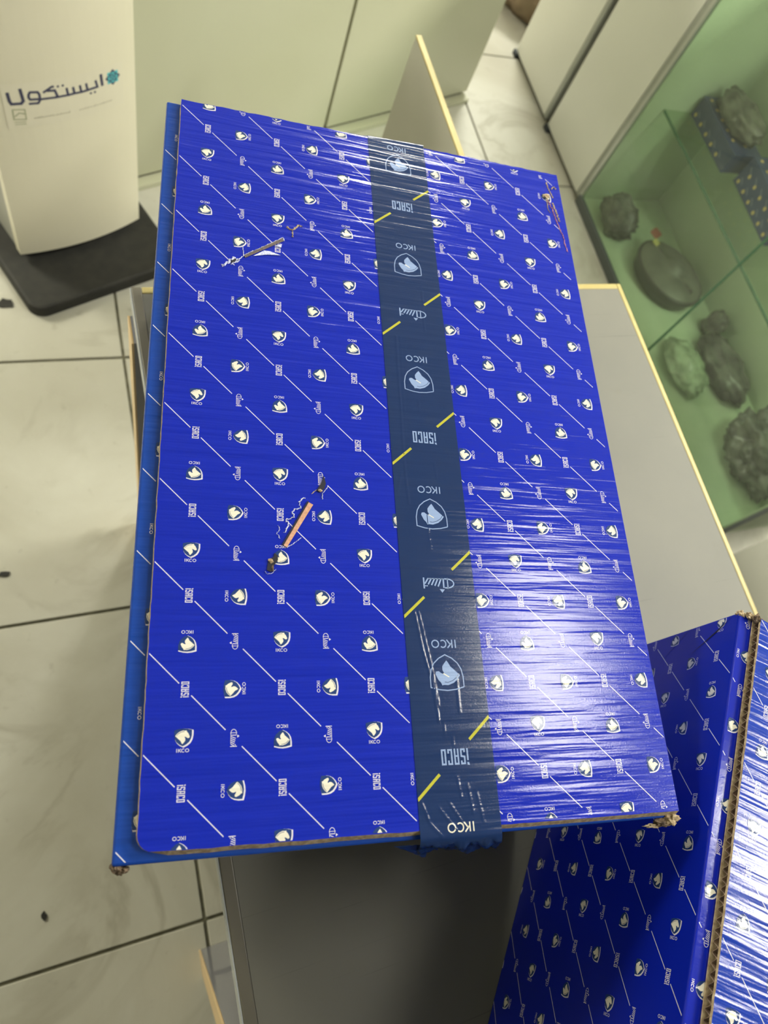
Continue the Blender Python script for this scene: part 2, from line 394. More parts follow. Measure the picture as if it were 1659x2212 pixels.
dbox('edge_lip', (TX0-0.0016, TY0, TZ-0.030), (TX0, TY1, TZ-0.0012), mat('edge_lip_pale', (0.42, 0.44, 0.46, 1), 0.35), 0.0004)
dbox('edge_trim', (TX1-0.008, TY0, TZ-0.030), (TX1, TY1, TZ), TRIMC, 0.0015)
dbox('edge_trim', (TX0+0.012, TY1-0.010, TZ-0.030), (TX1-0.008, TY1, TZ), TRIMC, 0.0015)
dbox('edge_trim', (TX0+0.012, TY0, TZ-0.030), (TX1-0.008, TY0+0.012, TZ), TRIMM, 0.0015)
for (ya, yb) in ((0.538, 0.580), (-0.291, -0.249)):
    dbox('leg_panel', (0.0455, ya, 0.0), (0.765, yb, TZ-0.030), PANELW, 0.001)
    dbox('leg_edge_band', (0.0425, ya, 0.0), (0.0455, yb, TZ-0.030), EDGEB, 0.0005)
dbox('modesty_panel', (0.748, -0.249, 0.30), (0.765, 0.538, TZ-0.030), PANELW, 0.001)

# ================================================================== the cartons
MM = 0.001
def make_carton(name, loc, rz, W, Lg, H, outline, flap_lo, flap_hi, wall_phase, strip_phase, flap_phase, label, body_mat, flap_mat):
    """W,Lg,H body size; outline = flap corners (u,v) far-left, far-right, near-right, near-left (metres)"""
    t = empty(name, loc, rz); tag(t, label, 'carton', 'blue printed cartons on the desk')
    bm = bmesh.new(); bm_box(bm, (0, -Lg, 0), (W, 0, H))
    bmesh.ops.subdivide_edges(bm, edges=[e for e in bm.edges if abs(e.verts[0].co.y-e.verts[1].co.y) > 0.3], cuts=24)
    bmesh.ops.bevel(bm, geom=[e for e in bm.edges if len(e.link_faces) == 2 and e.calc_face_angle(0) > 0.5], offset=0.0018, segments=3, affect='EDGES', profile=0.5)
    body = from_bm('body', bm, [body_mat], t, smooth=False)
    # top flap: outline with slightly ragged cut edges
    rnd = random.Random(5); (A, B, C_, D) = [Vector(p) for p in outline]
    pts = []
    def run(p, q, step, jit):
        n = max(1, int((q-p).length/step))
        for k in range(n):
            w = p.lerp(q, k/n); 
            if k: w += Vector((rnd.uniform(-jit, jit), rnd.uniform(-jit, jit)))
            pts.append(w)
    run(A, B, 0.006, 0.0005); nB = len(pts); run(B, C_, 0.05, 0.0); nC = len(pts); run(C_, D + Vector((0.010, 0)), 0.008, 0.0003); nD = len(pts)
    for k in range(1, 6):
        a = math.radians(90 + 18*k); c = D + Vector((0.010, -0.010)); pts.append(c + Vector((math.cos(a)*0.010, math.sin(a)*0.010)))
    run(D + Vector((0, -0.010)), A, 0.006, 0.00025)
    n = len(pts); vs, fs, fm = [], [], []
    for p in pts: vs.append((p.x, -p.y, flap_hi))
    for k, p in enumerate(pts):
        dv = 0.0026 if nC <= k < nD else 0.0
        vs.append((p.x - (0.0008 if k >= nD else 0), -(p.y+dv), flap_lo))
    fs.append(tuple(range(n))[::-1]); fm.append(0)
    fs.append(tuple(range(n, 2*n))); fm.append(1)
    for k in range(n):
        k2 = (k+1) % n; fs.append((k, k2, n+k2, n+k)); fm.append(0 if nB <= k < nC else 1)
    flap = mesh('top_flap', vs, fs, [flap_mat, RAW], t, fm)
    # printed pattern
    z = flap_hi; lay = lambda l: 0.00010 + 0.00006*l
    parts = []
    fu0 = max(outline[0][0], outline[3][0]); fu1 = min(outline[1][0], outline[2][0]); fv0 = max(outline[0][1], outline[1][1]); fv1 = min(outline[2][1], outline[3][1])
    parts.append((lattice_print((fu0/MM+0.6, fu1/MM-0.5, fv0/MM+0.3, fv1/MM-0.2), *flap_phase), lambda u, v, l: (u*MM, -v*MM, z + lay(l))))
    parts.append((lattice_print((1.9, fu0/MM+3, 1.9, Lg/MM-1.9), *strip_phase), lambda u, v, l: (u*MM, -v*MM, H + lay(l))))
    wu, wv, wi, wj, wr = wall_phase
    parts.append((lattice_print((1.9, H/MM-1.9, 1.9, Lg/MM-1.9), wu, wv, wi, wj, wr), lambda u, v, l: (-lay(l), -v*MM, u*MM)))
    parts.append((lattice_print((1.9, W/MM-1.9, 1.9, H/MM-1.9), 20, 12, 0, 1, False), lambda u, v, l: (u*MM, -Lg - lay(l), H - v*MM)))
    parts.append((lattice_print((1.9, H/MM-1.9, 1.9, Lg/MM-1.9), 9, 33, 0, 1, False), lambda u, v, l: (W + lay(l), -v*MM, H - u*MM)))
    parts.append((lattice_print((1.9, W/MM-1.9, 1.9, H/MM-1.9), 24, 18, 0, 3, False), lambda u, v, l: (W - u*MM, lay(l), H - v*MM)))
    print_mesh('printed_pattern', parts, t, [PRT_WHITE, PRT_CREAM, PRT_NAVY])['kind'] = 'stuff'
    return t

def crumb(name, c, s, m, parent, seed, sub=2, amp=0.7):
    bm = bmesh.new(); bmesh.ops.create_icosphere(bm, subdivisions=sub, radius=1.0); off = Vector((seed*2.3, seed*5.1, seed))
    for v in bm.verts:
        k = 1 + amp*noise.noise(v.co*1.7 + off) + amp*0.5*noise.noise(v.co*4 + off); v.co = Vector((c[0]+v.co.x*k*s[0], c[1]+v.co.y*k*s[1], c[2]+v.co.z*k*s[2]))
    return from_bm(name, bm, m, parent)

H1 = 0.271
c1 = make_carton('blue_carton', (0.088, 0.5945, 0.75), math.radians(-10.6), 0.3955, 0.6298, 0.2660,
                 [(0.0130, 0.0), (0.4015, -0.0055), (0.3935, 0.6255), (0.0135, 0.6235)], 0.2662, H1,
                 (240, 100, 0, 1, False), (16.6, 356.0, 1, 3, False), (37.4, 467.4, 0, 1, False),
                 'blue carton lying flat with dark printed tape down its middle', BLUE2, BLUE)

def flat_patch(name, pts, m, parent, z, thick=0.0004, jit=0.0):
    vs = [(u*MM, -v*MM, z) for u, v in pts]; n = len(vs); 
    vs2 = [(u*MM, -v*MM, z+thick) for u, v in pts]
    tris = tessellate_polygon([[Vector(p) for p in vs2]])
    fs = [tuple(n+i for i in t) for t in tris] + [(k, (k+1) % n, n+(k+1) % n, n+k) for k in range(n)]
    return mesh(name, vs+vs2, fs, m, parent)

def ribbon(name, pts, w, m, parent, z, h=0.0005, seed=0, jit=0.4):
    """thin raised torn-paper line following uv points (mm)"""
    r = random.Random(seed); vs, fs = [], []
    dense = []
    for a, b in zip(pts[:-1], pts[1:]):
        a, b = Vector(a), Vector(b); n = max(2, int((b-a).length/0.9))
        for k in range(n): dense.append(a.lerp(b, k/n) + Vector((r.uniform(-jit, jit), r.uniform(-jit, jit))))
    dense.append(Vector(pts[-1]))
    for k, p in enumerate(dense):
        d = (dense[min(k+1, len(dense)-1)] - dense[max(k-1, 0)]); d = d.normalized() if d.length > 1e-6 else Vector((1, 0)); nn = Vector((-d.y, d.x))
        ww = w*r.uniform(0.35, 1.0)
        a = p + nn*ww/2; b = p - nn*ww/2
        vs += [(a.x*MM, -a.y*MM, z), (p.x*MM, -p.y*MM, z + h*r.uniform(.4, 1)), (b.x*MM, -b.y*MM, z)]
    for k in range(len(dense)-1):
        i = 3*k; fs += [(i, i+3, i+4, i+1), (i+1, i+4, i+5, i+2)]
    return mesh(name, vs, fs, m, parent)

zf = H1 + 0.0003
# upper slit
flat_patch('slit', [(71, 169.6), (104, 144.0), (105, 147.2), (72.2, 172.0)], GREYSLIT, c1, zf, 0.0003)
ribbon('torn_paper', [(67, 174.5), (72, 168.5), (88, 156.5), (104.5, 143.2), (105.8, 147)], 1.1, PALE, c1, zf, 0.0007, 1)
ribbon('torn_paper', [(53.4, 184.3), (57.8, 179.1), (62.7, 174.2), (66.5, 175.4), (60, 181)], 2.4, PALE, c1, zf, 0.0012, 2, 0.9)
flat_patch('slit', [(60.0, 178.5), (64.2, 174.4), (65.0, 177), (62.0, 180)], HOLE, c1, zf, 0.0006)
flat_patch('peeled_paper', [(79, 168.8), (88, 161.2), (93, 161.0), (102, 163.6), (90, 165.2)], PALE, c1, zf, 0.0004)
ribbon('torn_paper', [(70, 160), (70.8, 170.5)], 0.8, PALE, c1, zf, 0.0004, 3, 0.2)
flat_patch('peeled_paper', [(98, 154.4), (103.5, 151.0), (102.8, 155.0)], PALE, c1, zf, 0.0005)
ribbon('torn_paper', [(108.3, 130.7), (112.4, 133.4), (118.7, 126.3), (122.0, 127.1)], 2.2, RAW, c1, zf, 0.0010, 4, 0.6)
ribbon('torn_paper', [(113.0, 133.5), (113.1, 141.2)], 1.6, RAW, c1, zf, 0.0010, 5, 0.3)
# lower slit with tan board showing, punctures at both ends
flat_patch('slit', [(101.9, 429.0), (121.0, 394.0), (124.6, 395.9), (104.4, 430.5)], TAN, c1, zf, 0.0004)
flat_patch('slit', [(100.9, 428.4), (120.4, 393.2), (121.4, 393.8), (102.0, 429.1)], HOLE, c1, zf, 0.0006)
ribbon('torn_paper', [(118.3, 390.4), (114.1, 393.7), (114.7, 398.9), (109.1, 401.4), (109.7, 406.9), (104.2, 409.0), (106.1, 413.7), (102.0, 419.0)], 1.2, PALE, c1, zf, 0.0005, 6, 0.9)
ribbon('torn_paper', [(98, 414), (100, 417), (97, 420), (99.5, 424)], 0.7, PALE, c1, zf, 0.0004, 7, 0.5)
ribbon('torn_paper', [(104.5, 430.5), (110, 427), (115, 422.5)], 0.8, PALE, c1, zf, 0.0005, 8, 0.3)
flat_patch('puncture', [(89.9, 448.2), (91.2, 439.9), (95.2, 438.0), (95.2, 435.2), (97.8, 436.9), (97.8, 440.4), (95.1, 444.6), (93.1, 449.5)], HOLE, c1, zf, 0.0005)
crumb('torn_paper', (92.6*MM, -441*MM, zf+.0006), (.0021, .0017, .0009), RAW, c1, 3)
crumb('torn_paper', (94.0*MM, -446.6*MM, zf+.0004), (.0009, .0022, .0006), RAWDARK, c1, 4)
ribbon('torn_paper', [(88.8, 449), (90.5, 451), (93.5, 450.5), (96.5, 447)], 0.7, PALE, c1, zf, 0.0006, 9, 0.3)
flat_patch('puncture', [(127.4, 384.1), (131.5, 377.3), (133.5, 371.3), (134.9, 377.8), (133.7, 382.1), (129.8, 385.5)], HOLE, c1, zf, 0.0005)
crumb('torn_paper', (130.4*MM, -384*MM, zf+.0005), (.0017, .0012, .0008), RAW, c1, 5)
ribbon('torn_paper', [(136.5, 380), (134.5, 383), (132.0, 386), (131.8, 391)], 0.8, PALE, c1, zf, 0.0008, 10, 0.3)
ribbon('torn_paper', [(123.5, 387), (126.5, 384.2), (128, 383.5)], 0.9, RAW, c1, zf, 0.0008, 11, 0.3)
# torn far right corner of the lid
PINK = mottled('torn_pink_fibre', srgb(150, 80, 130), srgb(200, 150, 170), 700, 0.8)
ribbon('torn_paper', [(386.5, 9), (388, 20), (391, 30)], 2.2, RAW, c1, zf, 0.0006, 12, 0.6)
ribbon('torn_paper', [(383.2, 29.7), (381.9, 47.1), (384, 52)], 1.4, RAW, c1, zf, 0.0008, 13, 0.4)
ribbon('torn_paper', [(383.5, 33), (387.2, 46), (389.2, 60), (393.5, 80), (395.3, 101)], 1.7, PINK, c1, zf, 0.0007, 14, 0.7)
ribbon('torn_paper', [(388.6, 38), (391.5, 50), (393.2, 62)], 2.2, RAW, c1, zf, 0.0009, 15, 0.8)
ribbon('torn_paper', [(390.5, 18), (394.5, 14), (397, 16)], 2.0, RAW, c1, zf, 0.0012, 16, 0.6)
crumb('torn_corner', (382.6*MM, -30*MM, zf+.0008), (.0040, .0028, .0012), RAW, c1, 6)
# torn near corners of the body
for k, (u, v, zz, s) in enumerate(((2.5, 630, .2610, (.0030, .0032, .004)), (6.5, 632.0, .2600, (.0034, .0022, .004)), (4.0, 633.0, .2560, (.0024, .0020, .004)))):
    crumb('torn_corner', (u*MM, -v*MM, zz), s, RAWDARK, c1, 10+k, 3)
for k, (u, v, zz, s, m) in enumerate(((390, 630.5, .2655, (.0055, .0035, .003), RAW), (384, 633, .2625, (.0075, .003, .003), RAWDARK), (392, 633, .2600, (.0035, .003, .004), RAW), (377, 634.5, .2605, (.008, .0015, .0016), RAW))):
    crumb('torn_corner', (u*MM, -v*MM, zz), s, m, c1, 20+k, 3)

# ---- printed tape over the lid
TAPE = mat('navy_tape', (0.007, 0.026, 0.105, 1), 0.10); 
def tape_nodes(m):
    carton_bump(m, 0.00060, 0.00005, 0.12)
    p = m.node_tree.nodes['Principled BSDF']; out = m.node_tree.nodes['Material Output']
    tr = N(m, 'ShaderNodeBsdfTransparent'); mx = N(m, 'ShaderNodeMixShader'); mx.inputs[0].default_value = 0.94
    L(m, tr.outputs[0], mx.inputs[1]); L(m, p.outputs[0], mx.inputs[2]); L(m, mx.outputs[0], out.inputs['Surface'])
tape_nodes(TAPE)
TP_L = ink('tape_print_pale_blue', (0.25, 0.34, 0.58, 1), 0.14, wash=0.00060, grain=0.00005, dull=0.12)
TP_Y = ink('tape_print_yellow', (0.44, 0.42, 0.045, 1), 0.14, wash=0.00060, grain=0.00005, dull=0.12)
WR = [([(202.0, 231.8), (201.3, 281.1), (200.7, 321.1), (200.2, 363.2), (201.0, 390)], 1.0, 0.8), ([(206, 232), (204.5, 281), (203, 330)], 0.9, 0.25),
      ([(231.1, 179.5), (230.2, 195.1), (229.4, 222.8)], 0.8, 0.6), ([(232.1, 263.4), (231.0, 284.5)], 0.7, 0.45), ([(226.1, 352.9), (226.7, 367.4)], 0.9, 0.6),
      ([(216.1, 374.3), (215.2, 413.8), (216.1, 427)], 0.8, 0.6), ([(198.4, 476.6), (202.2, 504.1), (207.9, 530.6), (210.0, 556.2)], 0.9, 0.8), ([(201.2, 475.9), (207.5, 514.1), (211, 545)], 0.8, 0.7),
      ([(226.4, 524.4), (226.4, 550.4)], 0.9, 0.7), ([(197.1, 363.5), (192.2, 381.9)], 0.9, 0.7), ([(217.1, 295.1), (216.9, 306.3)], 0.7, 0.5),
      ([(214, 556), (213, 566)], .7, .5), ([(219, 566), (219.5, 572)], .6, .4), ([(227, 598), (229, 616)], .8, .9), ([(219.5, 592), (221.5, 606)], .8, .8),
      ([(192, 606), (197, 620), (206, 630)], .9, 1.0), ([(205, 612), (216, 626)], .9, .9), ([(212, 608), (222, 624)], .8, .8), ([(233, 603), (236, 622)], .9, .8)]
WR2 = [([Vector(p) for p in pts], w*0.6, h*0.26) for pts, w, h in WR]
def seg_d(p, a, b):
    d = b-a; t = max(0, min(1, (p-a).dot(d)/d.length_squared)); return (p-a-d*t).length
def wrinkle(u, v):
    p = Vector((u, v)); h = 0
    for pts, w, hh in WR2:
        if v < pts[0].y-6 or v > pts[-1].y+6: continue
        d = min(seg_d(p, a, b) for a, b in zip(pts[:-1], pts[1:]))
        if d < 4*w: h = max(h, hh*math.exp(-(d/w)**2))
    return h
TU0, TU1 = 189.8, 248.6
def tape_pos(u, v, lift=0.0):
    """tape surface (mm in, metres out) - flat on the lid, then bent over the far and near edges"""
    zt = H1/MM + 0.35 + wrinkle(u, v) + lift
    V1 = 628.0 + (u-TU0)*0.02
    if v > V1:
        s = v-V1; r = 6.0; a = min(s/r, 1.25); cr = abs(noise.noise(Vector((u*0.09, s*0.10, 1.7))))*5.5*min(1, s/6) + abs(noise.noise(Vector((u*0.28, s*0.25, 4.2))))*2.2*min(1, s/5)
        vv = V1 + r*math.sin(a) + max(0, s-1.25*r)*0.22 + cr; zz = zt - r*(1-math.cos(a)) - max(0, s-1.25*r)*0.95 - cr*0.3
        return (u*MM, -vv*MM, zz*MM)
    V0 = -3.5 - (u-TU0)*0.05
    if v < V0:
        s = V0-v; r = 2.0; a = min(s/r, 1.5)
        return (u*MM, -(V0 - r*math.sin(a))*MM, (zt - r*(1-math.cos(a)) - max(0, s-1.5*r))*MM)
    return (u*MM, -v*MM, zt*MM)
nu, nv = 62, 640; VA, VB = -16.0, 645.0
vs, fs = [], []
for j in range(nv+1):
    v = VA + (VB-VA)*j/nv
    for i in range(nu+1):
        u = TU0 + (TU1-TU0)*i/nu
        vs.append(tape_pos(u, v))
for j in range(nv):
    for i in range(nu): k = j*(nu+1)+i; fs.append((k, k+nu+1, k+nu+2, k+1))
tape = mesh('packing_tape', vs, fs, TAPE, c1, smooth=True)
tape['label'] = 'dark navy translucent tape with pale emblems and yellow dashes'
TAPE_MATS = [TP_L, PRT_CREAM, TAPE, TP_Y]
def tape_part(name, groups):
    """one printed mark on the tape; groups = (polys, cu, cv, material index, layer), turned upside down like the tape"""
    f = ROT['180']; r = []
    for polys, cu, cv, mi, layer in groups:
        for p in polys:
            c = clip([(cu+f(x, y)[0], cv+f(x, y)[1]) for x, y in p], (TU0+.3, TU1-.3, VA+1, VB-2))
            if c: r.append((mi, layer, c))
    if r: print_mesh(name, [(r, lambda u, v, l: tape_pos(u, v, 0.10+0.06*l))], tape, TAPE_MATS)
T_RING = stroke(scale(SH, 25.5) + [scale(SH, 25.5)[0]], 0.75); T_HORSE = tess(scale(HORSE, 24.0))
T_CUT = stroke(scale([(-.40, .02), (-.31, .15), (-.17, .24), (-.02, .285), (.08, .27)], 24), 0.35); T_CUT2 = stroke(scale([(.10, .02), (-.08, .13)], 24), 0.7)
T_WORD = ikco(6.0, 19.0, 0.85); T_ISA = isaco(20.0, 10.4, 1.15); T_PER = persian(25.0, 8.6, 1.15)
for k in range(5):
    ci = 522.0 - 123.6*k
    tape_part('tape_emblem', [(T_RING, 219, ci, 0, 0), (T_HORSE, 219, ci, 0, 0), (T_CUT, 219, ci, 2, 1), (T_CUT2, 219, ci, 1, 1)])
    tape_part('tape_word', [(T_WORD, 219, ci-21.0, 0, 0)])
tape_part('tape_word', [(T_WORD, 219, 522+123.6-21.5, 1, 0)])
for k in range(5):
    cv = 579.5 - 124.6*k
    tape_part('tape_word', [(T_ISA if k % 2 == 0 else T_PER, 219.5, cv, 0, 0)])
    for (a, b) in ((TU0, 207.0), (231.5, TU1)):       # yellow dashes rising to the right, broken around the word
        yy = lambda u: cv + 26.3 - (u-TU0)*52.6/58.8
        pp = [(-(a+(b-a)*q/12), yy(a+(b-a)*q/12)) for q in range(13)]
        tape_part('tape_dash', [(stroke(pp, 2.0), 0, 0, 3, 0)])
# crumpled tail of the tape below the near edge
vs, fs = [], []
for j in range(7):
    for i in range(11):
        a = i/10; b = j/6
        u = 174 + 24*a; v = 632.5 + 9*b*a + 1.2*abs(noise.noise(Vector((a*5, b*4, 2)))); zz = H1/MM - 5 - 3*(1-a) - 12*b*a
        vs.append((u*MM, -v*MM, zz*MM))
for j in range(6):
    for i in range(10): k = j*11+i; fs.append((k, k+11, k+12, k+1))
mesh('tape_tail', vs, fs, TAPE, c1, smooth=True)

# ---- second carton standing beside it
ca = math.radians(-36.2); ux, uy = math.cos(ca), math.sin(ca)
HB2 = 0.268
c2 = make_carton('blue_carton', (0.495 - 0.004*ux, 0.035 - 0.004*uy, 0.75), ca, 0.3955, 0.6315, HB2,
                 [(0.0150, 0.002), (0.3950, 0.002), (0.3950, 0.6240), (0.0150, 0.6240)], HB2+0.0068, HB2+0.0081,
                 (246.5, 225, 0, 3, True), (-21.5, 225, 0, 3, True), (30.0, 204.5, 0, 1, False),
                 'dark sided blue carton at the right with its corrugated lid edge showing', BLUEW, BLUE3)
c2b = box('lower_liner', (0.0125, -0.624, HB2+0.0006), (0.394, -0.002, HB2+0.0016), RAW, c2)
box('flap_core', (0.0180, -0.623, HB2+0.0016), (0.393, -0.003, HB2+0.0068), RAWDARK, c2)
vs, fs = [], []
nn = 90*8
for k in range(nn+1):
    v = 0.003 + 0.620*k/nn; ph = 2*math.pi*90*k/nn + 0.9*noise.noise(Vector((k*0.02, 0, 0)))
    zz = HB2 + 0.0042 + (0.0024+0.0004*noise.noise(Vector((k*0.03, 9, 0))))*math.sin(ph); e = 0.0138 + 0.0005*noise.noise(Vector((k*0.05, 3, 0)))
    vs += [(e, -v, zz-0.0003), (e, -v, zz+0.0003), (0.019, -v, zz+0.0003), (0.019, -v, zz-0.0003)]
for k in range(nn):
    a = 4*k; b = a+4; fs += [(a, b, b+1, a+1), (a+1, b+1, b+2, a+2), (a+3, a, b, b+3)[::-1]]
mesh('corrugated_core', vs, fs, RAWMID, c2)
for k, (u, v, zz, s, m) in enumerate(((3.0, 1.0, .2660, (.0035, .004, .003), RAW), (9.0, 0.5, .2690, (.004, .003, .004), RAW), (14, 2.0, .2730, (.004, .004, .003), RAWDARK))):
    crumb('torn_corner', (u*MM, -v*MM, zz), s, m, c2, 40+k, 3)
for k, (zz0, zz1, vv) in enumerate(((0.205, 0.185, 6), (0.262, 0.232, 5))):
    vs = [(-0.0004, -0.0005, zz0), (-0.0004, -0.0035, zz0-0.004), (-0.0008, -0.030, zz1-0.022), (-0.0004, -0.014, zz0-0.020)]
    mesh('crease_shade', vs, [(0, 1, 2, 3)], HOLE, c2)  # dark quads paint the shade of dents on the carton side

# ================================================================== water dispenser
CREAM = mottled('dispenser_cream', (0.72, 0.68, 0.53, 1), (0.76, 0.72, 0.57, 1), 3, 0.38)
GREYP = mat('dispenser_grey', (0.34, 0.34, 0.30, 1), 0.5)
BLACKR = mottled('black_rubber', (0.016, 0.016, 0.014, 1), (0.025, 0.024, 0.020, 1), 40, 0.7)
ea = math.atan2(1.36794661-1.25302995, 0.14045531+0.13298923)
wd = empty('water_dispenser', (-0.13298923, 1.25302995, 0), ea)       # local x along the front, -y towards the room
tag(wd, 'tall cream water dispenser on a black rubber base', 'water dispenser')
FW = 0.297
bulge = lambda w: -0.018*(1-((w-FW/2)/(FW/2))**2)
def front_shell(name, x0, x1, z0, z1, y0, th, m):
    n = 16; vs, fs = [], []
    for k in range(n+1):
        x = x0+(x1-x0)*k/n; y = bulge(x)+y0
        vs += [(x, y, z0), (x, y, z1), (x, th, z1), (x, th, z0)]
    for k in range(n):
        a = 4*k; b = a+4; fs += [(a, b, b+1, a+1), (a+1, b+1, b+2, a+2), (a+3, a, b, b+3), (a+2, b+2, b+3, a+3)]
    fs += [(0, 1, 2, 3), (4*n+3, 4*n+2, 4*n+1, 4*n)]
    return mesh(name, vs, fs, m, wd)
front_shell('front_panel', 0.0, FW, 0.05, 0.72, 0.0, 0.020, CREAM)
front_shell('tap_surround', 0.0, FW, 0.90, 1.05, 0.0, 0.020, CREAM)
box('body', (0.006, 0.020, 0.030), (FW-0.006, 0.33, 1.05), GREYP, wd, 0.006)
box('drip_tray', (0.05, -0.03, 0.725), (FW-0.05, 0.02, 0.745), BLACKR, wd, 0.004)
for x in (0.10, 0.197): 
    tube('tap', [(x, 0.02, 0.86), (x, -0.03, 0.86), (x, -0.045, 0.83)], 0.012, mat('tap_plastic', (0.1, 0.2, 0.5, 1), 0.3), wd)
# black base with rounded near corners
def rrect(x0, x1, y0, y1, r, n=6):
    o = []
    for (cx, cy, a) in ((x1-r, y1-r, 0), (x0+r, y1-r, 90), (x0+r, y0+r, 180), (x1-r, y0+r, 270)):
        for k in range(n+1):
            q = math.radians(a+90*k/n); o.append((cx+r*math.cos(q), cy+r*math.sin(q)))
    return o
prism('rubber_base', rrect(-0.045, FW+0.040, -0.140, 0.37, 0.035), 0.0, 0.030, BLACKR, wd, bevel=0.008)
# sticker
STK = mat('sticker_film', (0.74, 0.70, 0.56, 1), 0.34)
NAVYT = mat('sticker_navy', srgb(62, 64, 92), 0.4); TEAL = mat('sticker_teal', srgb(90, 190, 198), 0.4); GRNT = mat('sticker_green_grey', srgb(168, 172, 140), 0.5); GRYT = mat('sticker_grey', srgb(172, 166, 146), 0.5)
sp = lambda x, z, l: (x*MM, bulge(x*MM)-0.0006-0.00025*l, z*MM)
n = 12; vs = []; fs = []
for k in range(n+1):
    x = 30+236*k/n; vs += [sp(x, 388, 0), sp(x, 480, 0)]
for k in range(n): fs.append((2*k, 2*k+2, 2*k+3, 2*k+1))
mesh('sticker', vs, fs, STK, wd)
SW = 5.6
TXT = [([(40.1, 463.7), (41.3, 446.1), (43.8, 439.6), (60.3, 439.1), (64.9, 444.0), (62.4, 469.4)], SW),
 ([(94.6, 443.9), (77.2, 445.3), (75.0, 450.1), (75.9, 455.7), (78.8, 460.0), (92.3, 458.7), (94.6, 454.0), (94.7, 442.2), (90.4, 436.0), (73.6, 436.9)], 4.6),
 ([(101.8, 455.8), (118.5, 465.1), (123.1, 465.1)], 4.4), ([(109.1, 458.2), (123.7, 457.0), (127.2, 445.0), (124.0, 442.3), (94.6, 443.2)], 4.6),
 ([(124.0, 442.3), (147.8, 442.1), (146.4, 457.7)], 4.6), ([(128.4, 463.8), (132.4, 463.9)], 4.0), ([(137.8, 463.9), (141.8, 464.0)], 4.0),
 ([(147.8, 442.1), (160.7, 442.7), (159.0, 456.7)], 4.6), ([(160.7, 442.7), (174.5, 442.2), (172.7, 457.1)], 4.6), ([(174.5, 442.2), (187.6, 442.8), (185.7, 457.7)], 4.6),
 ([(187.6, 443.0), (208.7, 444.0), (205.4, 458.7)], 4.6), ([(191.5, 434.6), (195.7, 434.5)], 4.0), ([(200.3, 434.6), (204.5, 434.6)], 4.0), ([(217.6, 468.0), (219.5, 442.8)], SW)]
polys = []
for pts, w in TXT: polys += [(0, 1, p) for p in stroke(pts, w)]
cx, cz, R_ = 243.4, 454.0, 16.0
for k in range(8):
    a = math.radians(k*45); b = math.radians(22.5)
    polys.append((0 if k % 2 == 0 else 1, 1, [(cx, cz), (cx+R_*.8*math.cos(a-b), cz+R_*.8*math.sin(a-b)), (cx+R_*1.05*math.cos(a), cz+R_*1.05*math.sin(a)), (cx+R_*.8*math.cos(a+b), cz+R_*.8*math.sin(a+b))]))
    polys.append((1 if k % 2 == 0 else 0, 2, [(cx+R_*.3*math.cos(a), cz+R_*.3*math.sin(a)), (cx+R_*.62*math.cos(a-.3), cz+R_*.62*math.sin(a-.3)), (cx+R_*.75*math.cos(a), cz+R_*.75*math.sin(a)), (cx+R_*.62*math.cos(a+.3), cz+R_*.62*math.sin(a+.3))]))
for p in stroke([(43.4, 428), (64.6, 426), (64.3, 405), (43, 407), (43.4, 428)], 2.2): polys.append((2, 1, p))
for p in stroke([(45, 413), (54, 420), (63, 417)], 2.4): polys.append((2, 1, p))
for zz in (401.0, 396.0): polys += [(2, 1, p) for p in stroke([(43.3, zz), (63.2, zz-1)], 1.6)]
rnd = random.Random(3)
for (xa, xb) in ((78, 145), (166, 240)):
    x = xa
    while x < xb:
        w = rnd.uniform(2.5, 6); h = rnd.uniform(-1.2, 1.8)
        polys += [(3, 1, p) for p in stroke([(x, 405.0), (x+w*.8, 405.0), (x+w, 405.0+h+1.5)], 1.3)]; x += w+rnd.uniform(0.3, 1.6)
print_mesh('sticker_print', [(polys, sp)], wd, [NAVYT, TEAL, GRNT, GRYT])

# ================================================================== beige counter at the back
BEIGE = mottled('counter_beige', (0.50, 0.50, 0.36, 1), (0.54, 0.54, 0.41, 1), 1.5, 0.3)
DARKGAP = mat('dark_gap', (0.05, 0.045, 0.035, 1), 0.7); GAPTAN = mat('gap_tan', (0.40, 0.33, 0.20, 1), 0.6)
wa = math.atan2(0.37066269, 0.92876756)
ctr = empty('service_counter', (0.16, 1.535, 0), wa); tag(ctr, 'beige panelled service counter behind the water dispenser', 'counter')
box('carcass', (-0.035, 0.020, 0.018), (1.184, 0.42, 0.93), GAPTAN, ctr)
for (a, b) in ((-0.036, 0.5955), (0.6055, 1.19)):
    box('front_panel', (a, 0.0, 0.022), (b, 0.020, 0.93), BEIGE, ctr, 0.0015)
box('end_panel', (1.184, 0.020, 0.018), (1.192, 0.42, 0.93), BEIGE, ctr)
box('plinth', (-0.035, -0.026, 0.0), (1.185, 0.40, 0.014), BEIGE, ctr, 0.001)
box('shadow_gap', (-0.035, 0.004, 0.014), (1.17, 0.40, 0.020), DARKGAP, ctr)
box('counter_top', (-0.036, -0.02, 0.93), (1.20, 0.44, 0.965), BEIGE, ctr, 0.003)

# ================================================================== white upright panel behind the carton
PAN = mottled('upright_panel_laminate', (0.48, 0.47, 0.40, 1), (0.52, 0.50, 0.43, 1), 4, 0.12)
pn = empty('upright_panel', (0.612, 0.95, 0)); tag(pn, 'thin upright white board with cream edge behind the taped carton', 'board')
box('board', (-0.006, -0.20, 0.012), (0.004, 0.225, 0.716), PAN, pn, 0.0008)
box('edge_band', (-0.0065, -0.20, 0.716), (0.0045, 0.2255, 0.7195), TRIMC, pn, 0.0006)
for y in (-0.16, 0.16): box('foot', (-0.05, y-0.02, 0.0), (0.05, y+0.02, 0.012), GREYP, pn, 0.002)

